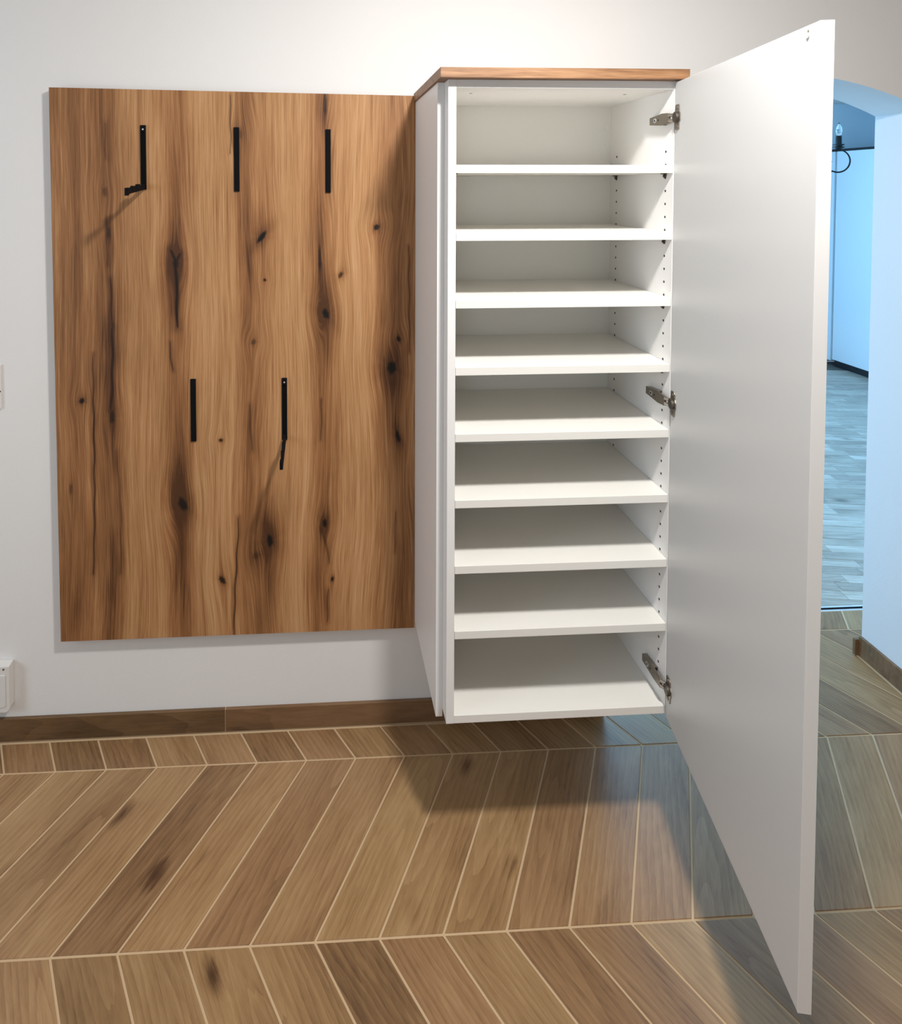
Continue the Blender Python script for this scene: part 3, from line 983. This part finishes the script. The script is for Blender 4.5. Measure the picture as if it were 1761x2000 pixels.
# ---------------------------------------------------------------- fittings at the left edge of the view
sw = empty('light_switch', (-1.281, 0, 1.075), 'white light switch on the wall left of the oak panel', 'switch')
boxo('frame', (-1.319, -0.006, 1.006), (-1.2385, 0, 1.138), MAT['plastic'], sw, 0.002)
boxo('rocker', (-1.310, -0.0095, 1.062), (-1.2475, -0.005, 1.130), MAT['plastic'], sw, 0.0015)
boxo('socket_insert', (-1.310, -0.0085, 1.016), (-1.2475, -0.005, 1.056), MAT['plastic'], sw, 0.0015)
boxo('dark_joint', (-1.3175, -0.0066, 1.0572), (-1.2392, -0.0055, 1.0608), MAT['hole'], sw)

bx = empty('wall_box', (-1.29, 0, 0.108), 'white plastic box low on the wall, above the skirting at the left edge', 'box')
bm = bmesh.new()
prism(bm, [(-1.345, 0.108), (-1.2285, 0.108), (-1.2205, 0.118), (-1.2205, 0.247), (-1.345, 0.247)], 'y', -0.030, -0.0005)
obj('housing', bm, MAT['plastic'], bx, bevel=0.0015)
bm = bmesh.new()
cyl(bm, (-1.236, -0.0302, 0.239), (0, -1, 0), 0.003, 0.0006, 12)
obj('screw', bm, MAT['nickel'], bx)
bm = bmesh.new()
prism(bm, [(-1.335, 0.125), (-1.236, 0.125), (-1.231, 0.131), (-1.231, 0.222), (-1.335, 0.222)], 'y', -0.0325, -0.0300)
obj('cover', bm, MAT['plastic'], bx, bevel=0.001)

# ---------------------------------------------------------------- far room: wardrobe and chandelier
wx0, wx1, wy0, wy1, wz = 4.45, 4.985, 2.43, 3.66, 2.008
wr = empty('wardrobe', (4.7, 3.05, 0), 'tall glossy white wardrobe on a black plinth, seen through the arch', 'wardrobe')
boxo('plinth', (wx0 + 0.010, wy0, 0.0005), (wx1, wy1 - 0.02, 0.056), MAT['plinth'], wr)
boxo('body', (wx0 + 0.022, wy0, 0.056), (wx1, wy1, wz - 0.022), MAT['gloss'], wr)
boxo('top_panel', (wx0 + 0.004, wy0, wz - 0.018), (wx1, wy1 + 0.135, wz), MAT['plinth'], wr)
boxo('filler_panel', (wx0 - 0.004, wy1 + 0.012, 0.045), (wx0 + 0.30, YB - 0.001, wz - 0.022), MAT['gloss'], wr, 0.002)
for i in range(2):
    a = wy1 - 0.006 - i * 0.612
    dr = boxo('door', (wx0, a - 0.606, 0.060), (wx0 + 0.020, a, wz - 0.022), MAT['gloss'], wr, 0.002)
    boxo('handle', (wx0 - 0.022, a - 0.590, 0.95), (wx0 - 0.0005, a - 0.575, 1.15), MAT['alu'], dr, 0.002)

# chandelier: only the tip of one arm is seen past the door
CC = Vector((2.86, 2.2, 1.80))
ch = empty('chandelier', CC, 'black wrought iron candle chandelier with scrolled arms, behind the open door edge', 'chandelier')
bm = bmesh.new()
lathe(bm, CC, [(0.004, -0.10), (0.016, -0.09), (0.010, -0.06), (0.024, -0.02), (0.012, 0.03), (0.009, 0.22), (0.02, 0.25), (0.006, 0.28)])
obj('stem', bm, MAT['iron'], ch, smooth=True)
bm = bmesh.new()
tube(bm, [CC + Vector((0, 0, 0.27)), CC + Vector((0, 0, 2.44 - CC.z - 0.02))], 0.005, 8)
obj('rod', bm, MAT['iron'], ch, smooth=True)
bm = bmesh.new()
lathe(bm, CC + Vector((0, 0, 2.44 - CC.z)), [(0.055, -0.0005), (0.05, -0.02), (0.012, -0.045)])
obj('canopy', bm, MAT['iron'], ch, smooth=True)
RA = 0.352
for j in range(3):
    a = math.radians(120 * j)
    dx = Vector((math.cos(a), math.sin(a), 0))
    tip = CC + dx * RA

    def ap(r, z):
        return CC + dx * r + Vector((0, 0, z))
    # scroll: from the stem down, round under the candle and back
    pts = [ap(0.012, 0.02), ap(0.07, -0.045), ap(0.16, -0.075), ap(0.25, -0.066)]
    rc, zc, rr = 0.352, 0.035, 0.078
    for q in range(0, 22):
        t = math.radians(-118 + q * 10.8)
        f = 1.0 if q < 18 else 1.0
        pts.append(ap(rc + rr * 1.08 * math.cos(t), zc + rr * 0.98 * math.sin(t)))
    pts += [ap(rc - 0.055, zc + 0.058), ap(rc - 0.085, zc + 0.022), ap(rc - 0.07, zc - 0.012), ap(rc - 0.045, zc - 0.004)]
    bm = bmesh.new()
    tube(bm, pts, lambda t: 0.0060 - 0.002 * t, 8)
    arm = obj('arm', bm, MAT['iron'], ch, smooth=True)
    bm = bmesh.new()
    lathe(bm, tip + Vector((0, 0, 0.112)), [(0.006, -0.008), (0.010, 0.0), (0.036, 0.016), (0.034, 0.019), (0.014, 0.010), (0.012, 0.016), (0.034, 0.034), (0.032, 0.037), (0.018, 0.026), (0.018, 0.034), (0.0165, 0.092), (0.012, 0.094)], 16)
    obj('candle_holder', bm, MAT['iron'], arm, smooth=True)
    bm = bmesh.new()
    lathe(bm, tip + Vector((0, 0, 0.206)), [(0.010, 0.0), (0.014, 0.008), (0.0185, 0.028), (0.017, 0.048), (0.009, 0.074), (0.002, 0.088)], 16)
    obj('bulb', bm, MAT['glass'], arm, smooth=True)

# unseen frames: the far room's window and a made-up one behind the camera
for nm, (a, b, z0, z1), yy in (('window_1', (WX0, WX1, WZ0, WZ1), YB + 0.03), ('fill_window_front', (-2.0, -1.0, 0.9, 2.1), YF - 0.07)):
    bm = bmesh.new()
    for p, q in (((a, yy, z0), (a + 0.06, yy + 0.05, z1)), ((b - 0.06, yy, z0), (b, yy + 0.05, z1)),
                 ((a + 0.06, yy, z0), (b - 0.06, yy + 0.05, z0 + 0.06)), ((a + 0.06, yy, z1 - 0.06), (b - 0.06, yy + 0.05, z1)),
                 (((a + b) / 2 - 0.03, yy, z0 + 0.06), ((a + b) / 2 + 0.03, yy + 0.05, z1 - 0.06))):
        box(bm, p, q)
    struct(obj(nm, bm, MAT['gloss']))
bm = bmesh.new()  # made-up window frame around the left fill light, unseen
xx, a, b_, z0, z1 = X0 - 0.07, -2.1, -1.1, 0.95, 2.15
for p, q in (((xx, a, z0), (xx + 0.05, a + 0.06, z1)), ((xx, b_ - 0.06, z0), (xx + 0.05, b_, z1)),
             ((xx, a + 0.06, z0), (xx + 0.05, b_ - 0.06, z0 + 0.06)), ((xx, a + 0.06, z1 - 0.06), (xx + 0.05, b_ - 0.06, z1)),
             ((xx, (a + b_) / 2 - 0.03, z0 + 0.06), (xx + 0.05, (a + b_) / 2 + 0.03, z1 - 0.06))):
    box(bm, p, q)
struct(obj('fill_window_left', bm, MAT['gloss']))
